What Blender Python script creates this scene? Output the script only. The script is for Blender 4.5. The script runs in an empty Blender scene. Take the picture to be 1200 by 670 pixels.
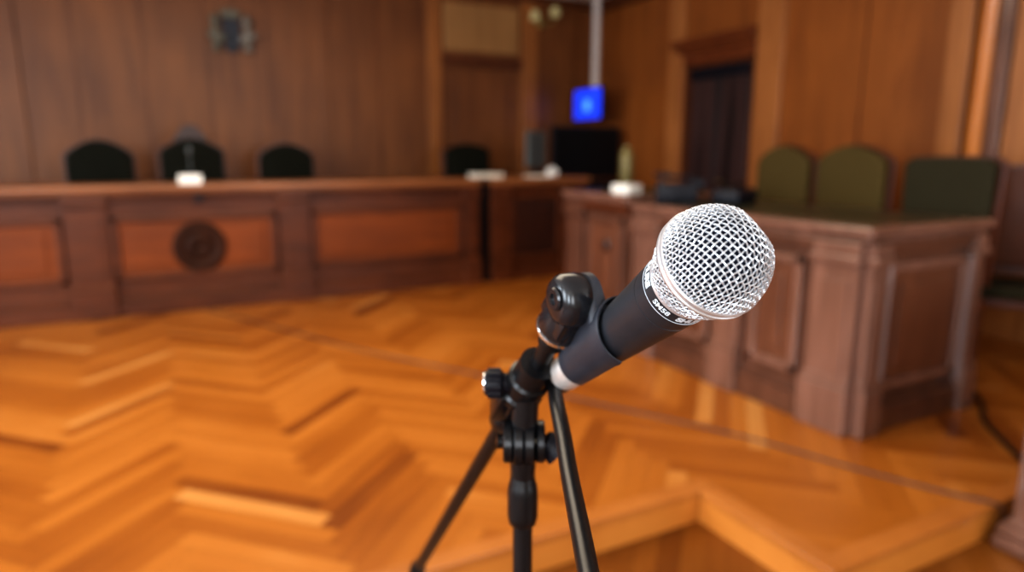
import bpy, bmesh, math, random
from mathutils import Vector, Matrix
random.seed(7)
PI = math.pi
S = bpy.context.scene
COL = S.collection
V = Vector

# ------------------------------------------------------------------ materials
def nt(name):
    m = bpy.data.materials.new(name); m.use_nodes = True
    n = m.node_tree.nodes; l = m.node_tree.links
    return m, n, l, n['Principled BSDF']

def plain(name, col, rough=.5, metal=0., spec=.5, emit=None, es=0., noise=.0, coat=0.):
    m, n, l, b = nt(name)
    b.inputs['Roughness'].default_value = rough
    b.inputs['Metallic'].default_value = metal
    b.inputs['Specular IOR Level'].default_value = spec
    b.inputs['Coat Weight'].default_value = coat
    b.inputs['Base Color'].default_value = (*col, 1)
    if noise:
        t = n.new('ShaderNodeTexCoord'); z = n.new('ShaderNodeTexNoise')
        z.inputs['Scale'].default_value = 60; z.inputs['Detail'].default_value = 4
        r = n.new('ShaderNodeValToRGB')
        r.color_ramp.elements[0].position = .3; r.color_ramp.elements[1].position = .7
        r.color_ramp.elements[0].color = (*[c*(1-noise) for c in col], 1)
        r.color_ramp.elements[1].color = (*[min(1, c*(1+noise)) for c in col], 1)
        l.new(t.outputs['Object'], z.inputs['Vector']); l.new(z.outputs['Fac'], r.inputs['Fac'])
        l.new(r.outputs['Color'], b.inputs['Base Color'])
    if emit:
        b.inputs['Emission Color'].default_value = (*emit, 1); b.inputs['Emission Strength'].default_value = es
    return m

def wood(name, dark, light, rough=.35, stretch=(7, 7, .7), scale=1.5, big=.5, coat=.0, spec=.5):
    """streaky varnished wood: fine grain plus broad patchy tone"""
    m, n, l, b = nt(name)
    t = n.new('ShaderNodeTexCoord'); mp = n.new('ShaderNodeMapping')
    mp.inputs['Scale'].default_value = stretch
    z = n.new('ShaderNodeTexNoise'); z.inputs['Scale'].default_value = scale
    z.inputs['Detail'].default_value = 6; z.inputs['Distortion'].default_value = .6
    z2 = n.new('ShaderNodeTexNoise'); z2.inputs['Scale'].default_value = 1.1; z2.inputs['Detail'].default_value = 3
    mix = n.new('ShaderNodeMix'); mix.data_type = 'FLOAT'; mix.inputs[0].default_value = big
    r = n.new('ShaderNodeValToRGB')
    r.color_ramp.elements[0].position = .34; r.color_ramp.elements[1].position = .66
    r.color_ramp.elements[0].color = (*dark, 1); r.color_ramp.elements[1].color = (*light, 1)
    l.new(t.outputs['Object'], mp.inputs['Vector']); l.new(mp.outputs['Vector'], z.inputs['Vector'])
    l.new(t.outputs['Object'], z2.inputs['Vector'])
    l.new(z.outputs['Fac'], mix.inputs[2]); l.new(z2.outputs['Fac'], mix.inputs[3])
    l.new(mix.outputs[0], r.inputs['Fac']); l.new(r.outputs['Color'], b.inputs['Base Color'])
    b.inputs['Roughness'].default_value = rough
    b.inputs['Coat Weight'].default_value = coat; b.inputs['Coat Roughness'].default_value = .15
    b.inputs['Specular IOR Level'].default_value = spec
    return m

def parquet_mat(name, cols, rough=.33):
    m, n, l, b = nt(name)
    at = n.new('ShaderNodeAttribute'); at.attribute_name = 'plank'
    r = n.new('ShaderNodeValToRGB')
    e = r.color_ramp.elements
    e[0].position = 0; e[1].position = 1
    e[0].color = (*cols[0], 1); e[1].color = (*cols[-1], 1)
    for i, c in enumerate(cols[1:-1]):
        k = e.new((i+1)/(len(cols)-1)); k.color = (*c, 1)
    uv = n.new('ShaderNodeUVMap'); uv.uv_map = 'grain'
    mp = n.new('ShaderNodeMapping'); mp.inputs['Scale'].default_value = (2.5, 45, 1)
    z = n.new('ShaderNodeTexNoise'); z.inputs['Scale'].default_value = 1; z.inputs['Detail'].default_value = 5
    l.new(uv.outputs['UV'], mp.inputs['Vector']); l.new(mp.outputs['Vector'], z.inputs['Vector'])
    t = n.new('ShaderNodeTexCoord'); z2 = n.new('ShaderNodeTexNoise'); z2.inputs['Scale'].default_value = 1.3
    l.new(t.outputs['Object'], z2.inputs['Vector'])
    a = n.new('ShaderNodeMath'); a.operation = 'MULTIPLY_ADD'; a.inputs[1].default_value = .35
    l.new(z.outputs['Fac'], a.inputs[0]); l.new(at.outputs['Fac'], a.inputs[2])
    a2 = n.new('ShaderNodeMath'); a2.operation = 'MULTIPLY_ADD'; a2.inputs[1].default_value = .5
    l.new(z2.outputs['Fac'], a2.inputs[0]); l.new(a.outputs[0], a2.inputs[2])
    a3 = n.new('ShaderNodeMath'); a3.operation = 'SUBTRACT'; a3.inputs[1].default_value = .43
    l.new(a2.outputs[0], a3.inputs[0])
    l.new(a3.outputs[0], r.inputs['Fac']); l.new(r.outputs['Color'], b.inputs['Base Color'])
    b.inputs['Roughness'].default_value = rough
    b.inputs['Specular IOR Level'].default_value = .35
    return m

M = {}
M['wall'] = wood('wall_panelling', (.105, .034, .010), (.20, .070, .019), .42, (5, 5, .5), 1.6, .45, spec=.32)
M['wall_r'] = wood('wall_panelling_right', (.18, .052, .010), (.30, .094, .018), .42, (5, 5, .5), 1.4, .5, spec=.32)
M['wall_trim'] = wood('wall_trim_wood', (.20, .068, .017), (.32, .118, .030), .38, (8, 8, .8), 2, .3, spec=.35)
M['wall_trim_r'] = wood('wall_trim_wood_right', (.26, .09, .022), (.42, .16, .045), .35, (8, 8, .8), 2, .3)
M['wall_dark'] = wood('dark_moulding', (.060, .016, .005), (.12, .034, .010), .4, spec=.3)
M['bench'] = wood('bench_wood', (.050, .013, .005), (.115, .030, .009), .38, (1, 6, 6), 2, .45, spec=.3)
M['bench_panel'] = wood('bench_panel_wood', (.105, .024, .005), (.20, .047, .008), .42, (1, 6, 6), 2, .5, spec=.25)
M['bench_dark'] = wood('bench_dark_panel', (.022, .006, .003), (.045, .012, .006), .4)
M['bench_dull'] = wood('carved_dark_wood', (.018, .006, .003), (.045, .014, .006), .6, spec=.15)
M['bench_top'] = wood('bench_top_wood', (.18, .062, .020), (.30, .11, .036), .3, (1, 6, 6), 2, .4)
M['desk'] = wood('desk_wood', (.060, .025, .015), (.135, .055, .033), .3, (6, 6, 1), 2, .4, coat=.5)
M['desk_panel'] = wood('desk_panel_wood', (.085, .031, .017), (.17, .066, .034), .32, (6, 6, 1), 2, .4, coat=.3)
M['desk_mould'] = wood('desk_moulding_wood', (.11, .053, .036), (.22, .110, .078), .2, (6, 6, 1), 2, .4, coat=.6)
M['leather'] = plain('green_leather', (.018, .024, .012), .32, noise=.3)
M['velvet'] = plain('green_velvet', (.070, .047, .015), .9, noise=.35, spec=.1)
M['velvet2'] = plain('dark_green_velvet', (.030, .025, .013), .9, noise=.3, spec=.1)
M['velvet_dark'] = plain('blackish_green_leather', (.0055, .0055, .0025), .8, noise=.3, spec=.12)
M['chairwood'] = wood('chair_wood', (.05, .012, .005), (.12, .03, .01), .35)
M['chairwood2'] = wood('armchair_wood', (.06, .016, .006), (.12, .036, .013), .45, spec=.25)
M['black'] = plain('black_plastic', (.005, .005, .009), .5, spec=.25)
M['blackscreen'] = plain('black_screen', (.003, .003, .004), .4, spec=.2)
M['greyplastic'] = plain('grey_plastic', (.075, .085, .085), .5)
M['paper'] = plain('white_paper', (.80, .74, .62), .7, noise=.05)
M['white'] = plain('white_card', (.85, .83, .78), .6)
M['whitepaint'] = plain('white_paint', (.50, .44, .40), .5, noise=.08)
M['ceil'] = plain('ceiling_plaster', (.72, .69, .62), .9, noise=.04)
M['plaster'] = plain('cream_plaster', (.55, .46, .34), .9, noise=.06)
M['blue'] = plain('blue_screen', (.0, .01, .1), .3, emit=(.012, .055, 1.), es=1.0)
M['blue_hi'] = plain('light_blue_logo', (.05, .2, .8), .3, emit=(.07, .28, 1.), es=1.15)
M['brass'] = plain('aged_brass', (.42, .33, .12), .35, metal=.8, noise=.2)
M['olive'] = plain('olive_metal', (.13, .10, .03), .4, metal=.3, noise=.2)
M['emb_grey'] = plain('emblem_grey', (.11, .10, .07), .6, noise=.3)
M['emb_dark'] = plain('emblem_dark', (.012, .016, .026), .6, noise=.3)
M['emb_light'] = plain('emblem_light', (.17, .15, .12), .6, noise=.3)
M['cable'] = plain('black_rubber', (.006, .0055, .006), .33)
M['floorcable'] = plain('grey_brown_cable', (.045, .018, .012), .5)
# microphone
M['mesh'] = plain('nickel_wire', (.66, .69, .73), .30, metal=.65)
M['band'] = plain('nickel_band', (.70, .71, .74), .28, metal=.75)
M['foam'] = plain('dark_foam', (.010, .012, .022), .95, spec=.1)
M['handle'] = plain('dark_enamel', (.020, .022, .028), .42, metal=.2, noise=.12)
M['clip'] = plain('clip_rubber', (.020, .023, .032), .45, noise=.15)
M['clipgloss'] = plain('clip_glossy', (.010, .011, .014), .22)
M['print'] = plain('white_print', (.62, .70, .76), .5)
M['ringmetal'] = plain('satin_nickel', (.62, .56, .52), .35, metal=.45)
M['standmetal'] = plain('black_powder_coat', (.005, .005, .006), .28, spec=.35)
M['chrome'] = plain('bright_chrome', (.85, .86, .88), .18, metal=1.)
M['glass'] = plain('window_glass', (.8, .85, .9), .05)
g = M['glass'].node_tree.nodes['Principled BSDF']; g.inputs['Transmission Weight'].default_value = 1.; g.inputs['IOR'].default_value = 1.0
M['door'] = wood('door_wood', (.010, .005, .005), (.075, .034, .030), .35, (7, 7, .4), 1.0, .15)
OR = [(.15, .036, .004), (.28, .080, .008), (.36, .115, .014), (.42, .145, .022), (.52, .23, .060)]
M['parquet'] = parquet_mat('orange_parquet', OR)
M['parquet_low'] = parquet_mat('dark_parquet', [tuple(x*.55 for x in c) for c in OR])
M['nosing'] = wood('step_wood', (.33, .105, .016), (.46, .165, .032), .35, (1, 1, 1), 3, .4)
M['riser'] = wood('riser_wood', (.44, .15, .022), (.58, .22, .040), .4, (1, 1, 1), 3, .4)
M['under'] = plain('dark_subfloor', (.06, .015, .004), .8)

# ------------------------------------------------------------------ mesh helpers
class MB:
    def __init__(s, xf=None): s.bm = bmesh.new(); s.xf = xf
    def _fin(s, vs, mat=None):
        if mat is not None: bmesh.ops.transform(s.bm, matrix=mat, verts=vs)
        if s.xf is not None: bmesh.ops.transform(s.bm, matrix=s.xf, verts=vs)
    def box(s, x0, x1, y0, y1, z0, z1, bev=0., mat=None):
        r = bmesh.ops.create_cube(s.bm, size=1.)
        vs = r['verts']
        for v in vs:
            v.co = V((x0+(v.co.x+.5)*(x1-x0), y0+(v.co.y+.5)*(y1-y0), z0+(v.co.z+.5)*(z1-z0)))
        if bev:
            es = list({e for v in vs for e in v.link_edges})
            q = bmesh.ops.bevel(s.bm, geom=vs+es, offset=bev, segments=2, affect='EDGES', profile=.5)
            vs = list({v for f in q['faces'] for v in f.verts} | {v for v in vs if v.is_valid})
        s._fin(vs, mat); return s
    def lathe(s, prof, n=32, mat=None, cap=True):
        """prof: list of (r, z) revolved about z"""
        rings = []; allv = []
        for r, z in prof:
            if r < 1e-6:
                v = [s.bm.verts.new((0, 0, z))]
            else:
                v = [s.bm.verts.new((r*math.cos(2*PI*k/n), r*math.sin(2*PI*k/n), z)) for k in range(n)]
            rings.append(v); allv += v
        for a, b in zip(rings, rings[1:]):
            if len(a) == 1 and len(b) == 1: continue
            for k in range(n):
                k2 = (k+1) % n
                if len(a) == 1: s.bm.faces.new((a[0], b[k2], b[k]))
                elif len(b) == 1: s.bm.faces.new((a[k], a[k2], b[0]))
                else: s.bm.faces.new((a[k], a[k2], b[k2], b[k]))
        if cap:
            if len(rings[0]) > 1: s.bm.faces.new(rings[0][::-1])
            if len(rings[-1]) > 1: s.bm.faces.new(rings[-1])
        s._fin(allv, mat); return s
    def tube(s, pts, r, n=12, cap=True, closed=False):
        pts = [V(p) for p in pts]; N = len(pts)
        rr = r if isinstance(r, (list, tuple)) else [r]*N
        rings = []; prev = None; allv = []
        for i, p in enumerate(pts):
            if closed: t = pts[(i+1) % N]-pts[i-1]
            else: t = pts[min(i+1, N-1)]-pts[max(i-1, 0)]
            t.normalize()
            if prev is None:
                a = V((0, 0, 1)) if abs(t.z) < .9 else V((1, 0, 0))
                u = t.cross(a).normalized()
            else:
                u = (prev-t*prev.dot(t)).normalized()
            prev = u; w = t.cross(u)
            ring = [s.bm.verts.new(p+(u*math.cos(2*PI*k/n)+w*math.sin(2*PI*k/n))*rr[i]) for k in range(n)]
            rings.append(ring); allv += ring
        prs = list(zip(rings, rings[1:]))
        if closed: prs.append((rings[-1], rings[0]))
        for a, b in prs:
            for k in range(n):
                s.bm.faces.new((a[k], a[(k+1) % n], b[(k+1) % n], b[k]))
        if cap and not closed:
            s.bm.faces.new(rings[0][::-1]); s.bm.faces.new(rings[-1])
        s._fin(allv); return s
    def prism(s, outline, d0, d1, plane='xz', bev=0., mat=None):
        """outline extruded: plane xz -> along y"""
        def mk(a, b, d):
            return {'xz': (a, d, b), 'xy': (a, b, d), 'yz': (d, a, b)}[plane]
        A = [s.bm.verts.new(mk(a, b, d0)) for a, b in outline]
        B = [s.bm.verts.new(mk(a, b, d1)) for a, b in outline]
        fs = [s.bm.faces.new(A), s.bm.faces.new(B[::-1])]
        n = len(A)
        for k in range(n): fs.append(s.bm.faces.new((A[k], B[k], B[(k+1) % n], A[(k+1) % n])))
        vs = A+B
        if bev:
            es = [e for f in fs[:2] for e in f.edges]
            q = bmesh.ops.bevel(s.bm, geom=es, offset=bev, segments=3, affect='EDGES', profile=.5)
            vs = list({v for v in vs if v.is_valid} | {v for f in q['faces'] for v in f.verts})
        s._fin(vs, mat); return s
    def build(s, name, mat, parent=None, smooth=False, loc=None, mw=None):
        bmesh.ops.recalc_face_normals(s.bm, faces=s.bm.faces)
        me = bpy.data.meshes.new(name); s.bm.to_mesh(me); s.bm.free()
        me.materials.append(mat)
        if smooth:
            me.polygons.foreach_set('use_smooth', [True]*len(me.polygons))
            try: me.set_sharp_from_angle(angle=math.radians(40))
            except Exception: pass
        o = bpy.data.objects.new(name, me); COL.objects.link(o)
        if parent: o.parent = parent
        if mw is not None: o.matrix_local = mw
        if loc: o.location = loc
        return o

def tag(o, label, cat, group=None, kind=None):
    o['label'] = label; o['category'] = cat
    if group: o['group'] = group
    if kind: o['kind'] = kind
    return o
def thing(name, label, cat, loc=(0, 0, 0), rz=0, group=None):
    o = bpy.data.objects.new(name, None); COL.objects.link(o)
    o.empty_display_size = .1
    o.location = loc; o.rotation_euler = (0, 0, rz)
    return tag(o, label, cat, group)
def struct(o, label=None):
    o['kind'] = 'structure'
    if label: o['label'] = label
    return o
def copy_tree(o, parent=None):
    c = o.copy(); COL.objects.link(c)
    if parent: c.parent = parent
    for ch in list(o.children): copy_tree(ch, c)
    return c
def align(origin, zdir, xhint=(1, 0, 0)):
    z = V(zdir).normalized(); x = V(xhint); x = (x-z*x.dot(z)).normalized(); y = z.cross(x)
    return Matrix(((x.x, y.x, z.x, origin[0]), (x.y, y.y, z.y, origin[1]), (x.z, y.z, z.z, origin[2]), (0, 0, 0, 1)))

# ------------------------------------------------------------------ room shell
YB, XR, XL, YS, ZC, ZL = 8.1, 5.5, -4.5, -3.2, 3.35, -.14

def clip_poly(P, x0, x1, y0, y1):
    for ax, lim, sg in ((0, x0, 1), (0, x1, -1), (1, y0, 1), (1, y1, -1)):
        out = []
        for i in range(len(P)):
            a, b = P[i-1], P[i]
            da, db = sg*(a[ax]-lim), sg*(b[ax]-lim)
            if (da >= 0) != (db >= 0):
                t = da/(da-db); out.append(tuple(a[k]+t*(b[k]-a[k]) for k in range(4)))
            if db >= 0: out.append(b)
        P = out
        if len(P) < 3: return None
    return P

def herringbone(name, mat, rects, z, parent, seed=3):
    rnd = random.Random(seed)
    w, n = .085, 8; L = w*n; gp = .0006
    ca = math.sqrt(.5)
    verts, faces, uvs, cols = [], [], [], []
    X0 = min(r[0] for r in rects); X1 = max(r[1] for r in rects); Y0 = min(r[2] for r in rects); Y1 = max(r[3] for r in rects)
    def add(a0, a1, b0, b1, horiz):
        c = rnd.random(); c = .5+(c-.5)*.55
        if rnd.random() < .06: c = rnd.choice((.08, .95))
        off = rnd.random()*50
        P = []
        for a, b in ((a0+gp, b0+gp), (a1-gp, b0+gp), (a1-gp, b1-gp), (a0+gp, b1-gp)):
            x = .48+(a-b)*ca; y = (a+b)*ca
            u, v = (a-a0, b-b0) if horiz else (b-b0, a-a0)
            P.append((x, y, u+off, v+off))
        for r in rects:
            Q = clip_poly(P, *r)
            if Q:
                i0 = len(verts); verts.extend((q[0], q[1], z) for q in Q)
                faces.append(tuple(range(i0, i0+len(Q)))); uvs.append([(q[2], q[3]) for q in Q]); cols.append(c)
    R = 400
    for j in range(-R, R):
        for k in range(-24, 25):
            a = (j+k*2*n)*w; b = j*w
            for (a0, a1, b0, b1, h) in ((a, a+L, b, b+w, True), (a+(2*n-1)*w, a+2*n*w, b, b+L, False)):
                cx = .48+((a0+a1)-(b0+b1))/2*ca; cy = ((a0+a1)+(b0+b1))/2*ca
                if X0-.6 < cx < X1+.6 and Y0-.6 < cy < Y1+.6: add(a0, a1, b0, b1, h)
    me = bpy.data.meshes.new(name); me.from_pydata(verts, [], faces)
    me.uv_layers.new(name='grain'); me.color_attributes.new('plank', 'FLOAT_COLOR', 'CORNER')
    fu, fc = [], []
    for us, c in zip(uvs, cols):
        for q in us: fu.extend(q); fc.extend((c, c, c, 1))
    me.uv_layers['grain'].data.foreach_set('uv', fu); me.color_attributes['plank'].data.foreach_set('color', fc)
    me.materials.append(mat)
    o = bpy.data.objects.new(name, me); COL.objects.link(o); o.parent = parent
    return o

fl = MB(); fl.box(XL-.2, XR+.2, YS-.2, YB+.2, ZL-.1, ZL-.003)
floor = struct(fl.build('floor', M['under']), 'reddish herringbone parquet of the lower floor in front of the step')
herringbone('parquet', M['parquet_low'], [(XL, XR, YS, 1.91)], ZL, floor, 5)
SX, SY0, SY1 = 1.865, 1.29, 1.91       # step corner lines
pf = MB()
pf.box(XL, XR, SY1, YB, ZL-.003, -.003); pf.box(SX, XR, SY0, SY1+.01, ZL-.003, -.003)
plat = struct(pf.build('platform', M['under']), 'raised platform floored in orange herringbone parquet')
NB = .07
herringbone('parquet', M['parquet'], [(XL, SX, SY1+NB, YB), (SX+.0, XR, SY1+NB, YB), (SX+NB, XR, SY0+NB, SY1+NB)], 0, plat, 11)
def trimbox(i, mat, *b, bev=.004, label=None):
    return struct(MB().box(*b, bev).build('trim_%d' % i, mat), label)
trimbox(1, M['nosing'], XL, SX+NB, SY1-.01, SY1+NB, -.03, .002, label='wooden nosing along the left step edge')
trimbox(2, M['nosing'], SX-.012, SX+NB, SY0-.012, SY1-.012, -.03, .0025, label='wooden nosing along the side of the projecting step')
trimbox(3, M['nosing'], SX+NB+.001, XR, SY0-.012, SY0+NB, -.03, .002, label='wooden nosing along the front of the projecting step')
trimbox(4, M['riser'], XL, SX-.001, SY1-.004, SY1+.008, ZL+.001, -.031, bev=0, label='orange riser board of the left step')
trimbox(5, M['riser'], SX-.006, SX+.006, SY0-.006, SY1-.005, ZL+.001, -.031, bev=0, label='pale orange riser board on the side of the step')
trimbox(6, M['riser'], SX+.007, XR, SY0-.006, SY0+.006, ZL+.001, -.031, bev=0, label='orange riser board on the front of the step')

struct(MB().box(XL-.2, XR+.2, YS-.2, YB+.2, ZC, ZC+.1).build('ceiling', M['ceil']), 'white plaster ceiling')
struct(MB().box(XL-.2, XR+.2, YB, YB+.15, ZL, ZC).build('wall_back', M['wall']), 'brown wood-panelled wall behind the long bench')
# right wall with the door opening
DY0, DY1, DZ = 5.20, 6.21, 2.33
wr = MB(); wr.box(XR, XR+.15, YS, DY0, ZL, ZC); wr.box(XR, XR+.15, DY1, YB, ZL, ZC); wr.box(XR, XR+.15, DY0, DY1, DZ, ZC)
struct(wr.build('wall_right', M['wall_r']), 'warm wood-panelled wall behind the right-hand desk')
# left wall with three tall windows, south wall with two
def wall_with_holes(name, axis, c, lo, hi, holes, z0, z1, mat, th=.2):
    b = MB(); cur = lo
    def bx(a0, a1, za, zb):
        if axis == 'x': b.box(min(c, c+th), max(c, c+th), a0, a1, za, zb)
        else: b.box(a0, a1, min(c, c+th), max(c, c+th), za, zb)
    for h0, h1 in holes:
        bx(cur, h0, ZL, ZC); bx(h0, h1, ZL, z0); bx(h0, h1, z1, ZC); cur = h1
    bx(cur, hi, ZL, ZC)
    return struct(b.build(name, mat))
LH = [(-2.2, -.8), (.6, 2.0), (3.4, 4.8)]
SH = [(-3.2, -1.4), (1.6, 3.4)]
wall_with_holes('wall_left', 'x', XL-.2, YS, YB, LH, .9, 3.0, M['plaster'])
wall_with_holes('wall_front', 'y', YS-.2, XL-.2, XR+.2, SH, .9, 3.0, M['plaster'])
wi = 1
for h0, h1 in LH:
    f = MB()
    for a in (h0, (h0+h1)/2-.025, h1-.05): f.box(XL-.14, XL-.08, a, a+.05, .9, 3.0)
    for z in (.9, 1.9, 2.95): f.box(XL-.14, XL-.08, h0, h1, z, z+.05)
    w = struct(f.build('window_%d' % wi, M['whitepaint'])); wi += 1
    MB().box(XL-.115, XL-.11, h0+.02, h1-.02, .92, 2.98).build('pane', M['glass'], w)
for h0, h1 in SH:
    f = MB()
    for a in (h0, (h0+h1)/2-.025, h1-.05): f.box(a, a+.05, YS-.14, YS-.08, .9, 3.0)
    for z in (.9, 1.9, 2.95): f.box(h0, h1, YS-.14, YS-.08, z, z+.05)
    w = struct(f.build('window_%d' % wi, M['whitepaint'])); wi += 1
    MB().box(h0+.02, h1-.02, YS-.115, YS-.11, .92, 2.98).build('pane', M['glass'], w)

ti = 7
def trim(boxes, mat, label, bev=.006):
    global ti
    b = MB()
    for q in boxes: b.box(*q, bev)
    o = struct(b.build('trim_%d' % ti, mat), label); ti += 1
    return o
# back wall pilasters and mouldings
yb = YB-.045
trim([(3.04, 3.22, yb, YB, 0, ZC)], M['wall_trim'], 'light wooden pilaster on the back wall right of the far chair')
trim([(4.34, 4.58, yb, YB, 0, ZC)], M['wall_trim'], 'wooden pilaster on the back wall behind the grey monitor')
trim([(-1.22, -1.06, yb+.02, YB, 0, ZC)], M['wall'], 'wooden pilaster at the left end of the back wall')
trim([(1.74, 1.86, yb+.03, YB, 0, ZC)], M['wall'], 'narrow wooden strip on the back wall beside the emblem panel')
trim([(3.23, 4.33, YB-.07, YB, 2.47, 2.54), (3.23, 4.33, YB-.05, YB, 2.41, 2.47)], M['wall_dark'], 'dark horizontal moulding below the upper back wall panel')
M['pale'] = wood('pale_panel', (.24, .115, .035), (.34, .17, .055), .4, (5, 5, .5), 1.6, .45)
trim([(3.26, 4.30, YB-.03, YB, 2.60, 3.16)], M['pale'], 'pale upper panel on the back wall')
trim([(3.40, 4.16, YB-.02, YB, .3, 2.3)], M['wall'], 'tall brown panel on the back wall')
trim([(XL, XR, YB-.06, YB, 3.25, ZC)], M['wall_dark'], 'dark cornice along the back wall')
for x in (-.62, -.02, .58, 1.18, 2.42): 
    trim([(x, x+.012, YB-.008, YB, 0, ZC-.1)], M['wall_dark'], 'thin dark joint between back wall boards', 0)
# right wall
M['lintel'] = wood('lintel_wood', (.10, .022, .006), (.17, .044, .010), .4, spec=.3)
xr = XR-.06
trim([(xr, XR, 6.23, 6.48, 0, ZC-.2)], M['wall_trim_r'], 'wooden pilaster left of the dark door')
trim([(xr, XR, 4.82, 5.15, 0, ZC)], M['wall_trim_r'], 'wooden pilaster right of the dark door')
trim([(XR-.14, XR, 5.16, 6.36, 2.52, 2.60), (XR-.09, XR, 5.16, 6.30, 2.45, 2.52), (XR-.05, XR, 5.16, 6.24, 2.33, 2.45)], M['lintel'], 'dark moulded lintel above the door')
trim([(XR-.08, XR, -3, YB-.07, 3.20, ZC)], M['wall_dark'], 'dark cornice along the right wall')
trim([(XR-.012, XR, 5.16, 6.22, 2.62, 3.18)], M['wall_r'], 'panel above the door')
for y in (3.98,):
    trim([(XR-.008, XR, y, y+.012, 0, ZC-.2)], M['wall_dark'], 'thin joint between right wall boards', 0)
trim([(XR-.02, XR, 3.235, 3.265, 0, ZC-.16)], M['wall_dark'], 'dark groove beside the tall pilaster', 0)
trim([(XR-.10, XR, 3.06, 3.235, 0, ZC-.16)], M['wall_trim_r'], 'pale wooden pilaster at the right edge')
M['colm'] = wood('column_wood', (.42, .13, .025), (.62, .22, .05), .22, (8, 8, .8), 2, .3, coat=.6)
b = MB(); b.lathe([(.085, 0), (.085, .2), (.065, .22), (.06, ZC-.4), (.08, ZC-.36), (.08, ZC-.16)], 32, Matrix.Translation((XR-.06, 2.97, 0)))
struct(b.build('trim_%d' % ti, M['colm'], smooth=True), 'glossy orange-brown round column beside the pale pilaster'); ti += 1
trim([(XR-.10, XR, 2.80, 2.89, 0, ZC-.16)], M['desk_mould'], 'strip beside the round column, grey-brown to mimic a bluish reflection')  # greyer material paints in the bluish reflection of the polished wood
trim([(XR-.06, XR, 2.3, 2.79, 0, ZC-.16)], M['wall_trim_r'], 'wide orange pilaster at the right edge')
# door
dr = MB(); dr.box(XR+.05, XR+.10, DY0+.03, (DY0+DY1)/2-.003, 0, DZ-.04, .003)
dr.box(XR+.05, XR+.10, (DY0+DY1)/2+.003, DY1-.03, 0, DZ-.04, .003)
for y0 in (DY0+.09, (DY0+DY1)/2+.06):
    for z0, z1 in ((.15, .9), (1.02, 2.16)):
        w = (DY1-DY0)/2-.15
        dr.box(XR+.035, XR+.05, y0, y0+w, z0, z1, .006)
door = struct(dr.build('door_1', M['door']), 'dark panelled double door in the right wall')
df = MB(); df.box(XR-.02, XR+.12, DY0-.04, DY0+.03, 0, DZ); df.box(XR-.02, XR+.12, DY1-.03, DY1+.02, 0, DZ); df.box(XR-.02, XR+.12, DY0, DY1, DZ-.04, DZ+.02)
df.build('door_frame', M['wall_dark'], door)
b = MB(); b.box(XR+.02, XR+.06, DY0+.03, DY1-.03, DZ-.17, DZ-.04); b.build('header_shade', M['black'], door)  # black strip stands in for the shade at the head of the doorway
hb = MB(); hb.tube([(XR+.03, 5.67, 1.05), (XR-.0, 5.67, 1.05), (XR-.0, 5.57, 1.05)], .009); hb.build('door_handle', M['brass'], door, True)

# ------------------------------------------------------------------ panelled joinery
def panel_face(root, xf, length, H, bays, pil, mats, frieze=True, pz=(.30, .84), raised=True, base_h=.13):
    """bays: list of (x0,x1,kind); pil: list of (x0,x1). Face outward -y in local frame xf."""
    W, PN, MO = mats
    for x0, x1 in pil:
        b = MB(xf); b.box(x0, x1, -.045, .0, base_h, H-.16, .004)
        b.box(x0+.04*(x1-x0)/.25, x1-.04*(x1-x0)/.25, -.055, -.04, pz[0]+.02, H-.24, .003)
        b.box(x0-.015, x1+.015, -.075, 0, 0, .24, .008); b.box(x0-.008, x1+.008, -.062, 0, .24, .28, .006)
        b.box(x0-.012, x1+.012, -.07, 0, H-.16, H-.12, .008)
        b.box(x0-.004, x1+.004, -.055, 0, H-.12, H-.06, .004)
        b.build('pilaster', MO, root)
    for x0, x1, kind in bays:
        b = MB(xf)
        t = .05
        b.box(x0+t, x1-t, -.012, 0, pz[0]+t, pz[1]-t, .004)
        if raised: b.box(x0+t+.07, x1-t-.07, -.024, -.01, pz[0]+t+.06, pz[1]-t-.06, .008)
        p = b.build('panel', mats[1] if kind != 'dark' else M['bench_dark'], root)
        b = MB(xf)
        for q in ((x0, x1, pz[0], pz[0]+t), (x0, x1, pz[1]-t, pz[1]), (x0, x0+t, pz[0], pz[1]), (x1-t, x1, pz[0], pz[1])):
            b.box(q[0], q[1], -.032, 0, q[2], q[3], .01)
        b.build('panel_moulding', MO, p)
        if kind == 'roundel':
            cx = (x0+x1)/2; cz = (pz[0]+pz[1])/2-.01
            mt = Matrix.Translation((cx, 0, cz)) @ Matrix.Rotation(PI/2, 4, 'X') @ Matrix.Diagonal((1.16, 1.16, 1, 1))
            b = MB(xf)
            b.lathe([(.0, .03), (.05, .035), (.07, .05), (.085, .035), (.11, .03), (.13, .05), (.155, .055), (.18, .045), (.19, .02), (.19, 0)], 40, mt)
            for k in range(14):
                a = 2*PI*k/14
                b.lathe([(0, .065), (.014, .06), (.02, .05), (.02, .03)], 8, mt @ Matrix.Translation((.148*math.cos(a), .148*math.sin(a), 0)))
            for k in range(6):
                a = 2*PI*k/6
                b.lathe([(0, .06), (.014, .055), (.018, .04), (.018, .02)], 8, mt @ Matrix.Translation((.045*math.cos(a), .045*math.sin(a), 0)))
            r = b.build('roundel', M['bench_dull'], p, True); r['label'] = 'dark carved round medallion with a wreath rim'
    b = MB(xf); b.box(0, length, -.05, 0, 0, base_h, .008); b.box(0, length, -.03, 0, base_h, base_h+.03, .008)
    b.build('plinth', W, root)
    b = MB(xf)
    b.box(0, length, -.03, 0, H-.115, H-.09, .006); b.box(0, length, -.045, 0, H-.09, H-.055, .01)
    b.build('cornice', W, root)

bm3 = (M['bench'], M['bench_panel'], M['bench'])
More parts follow.
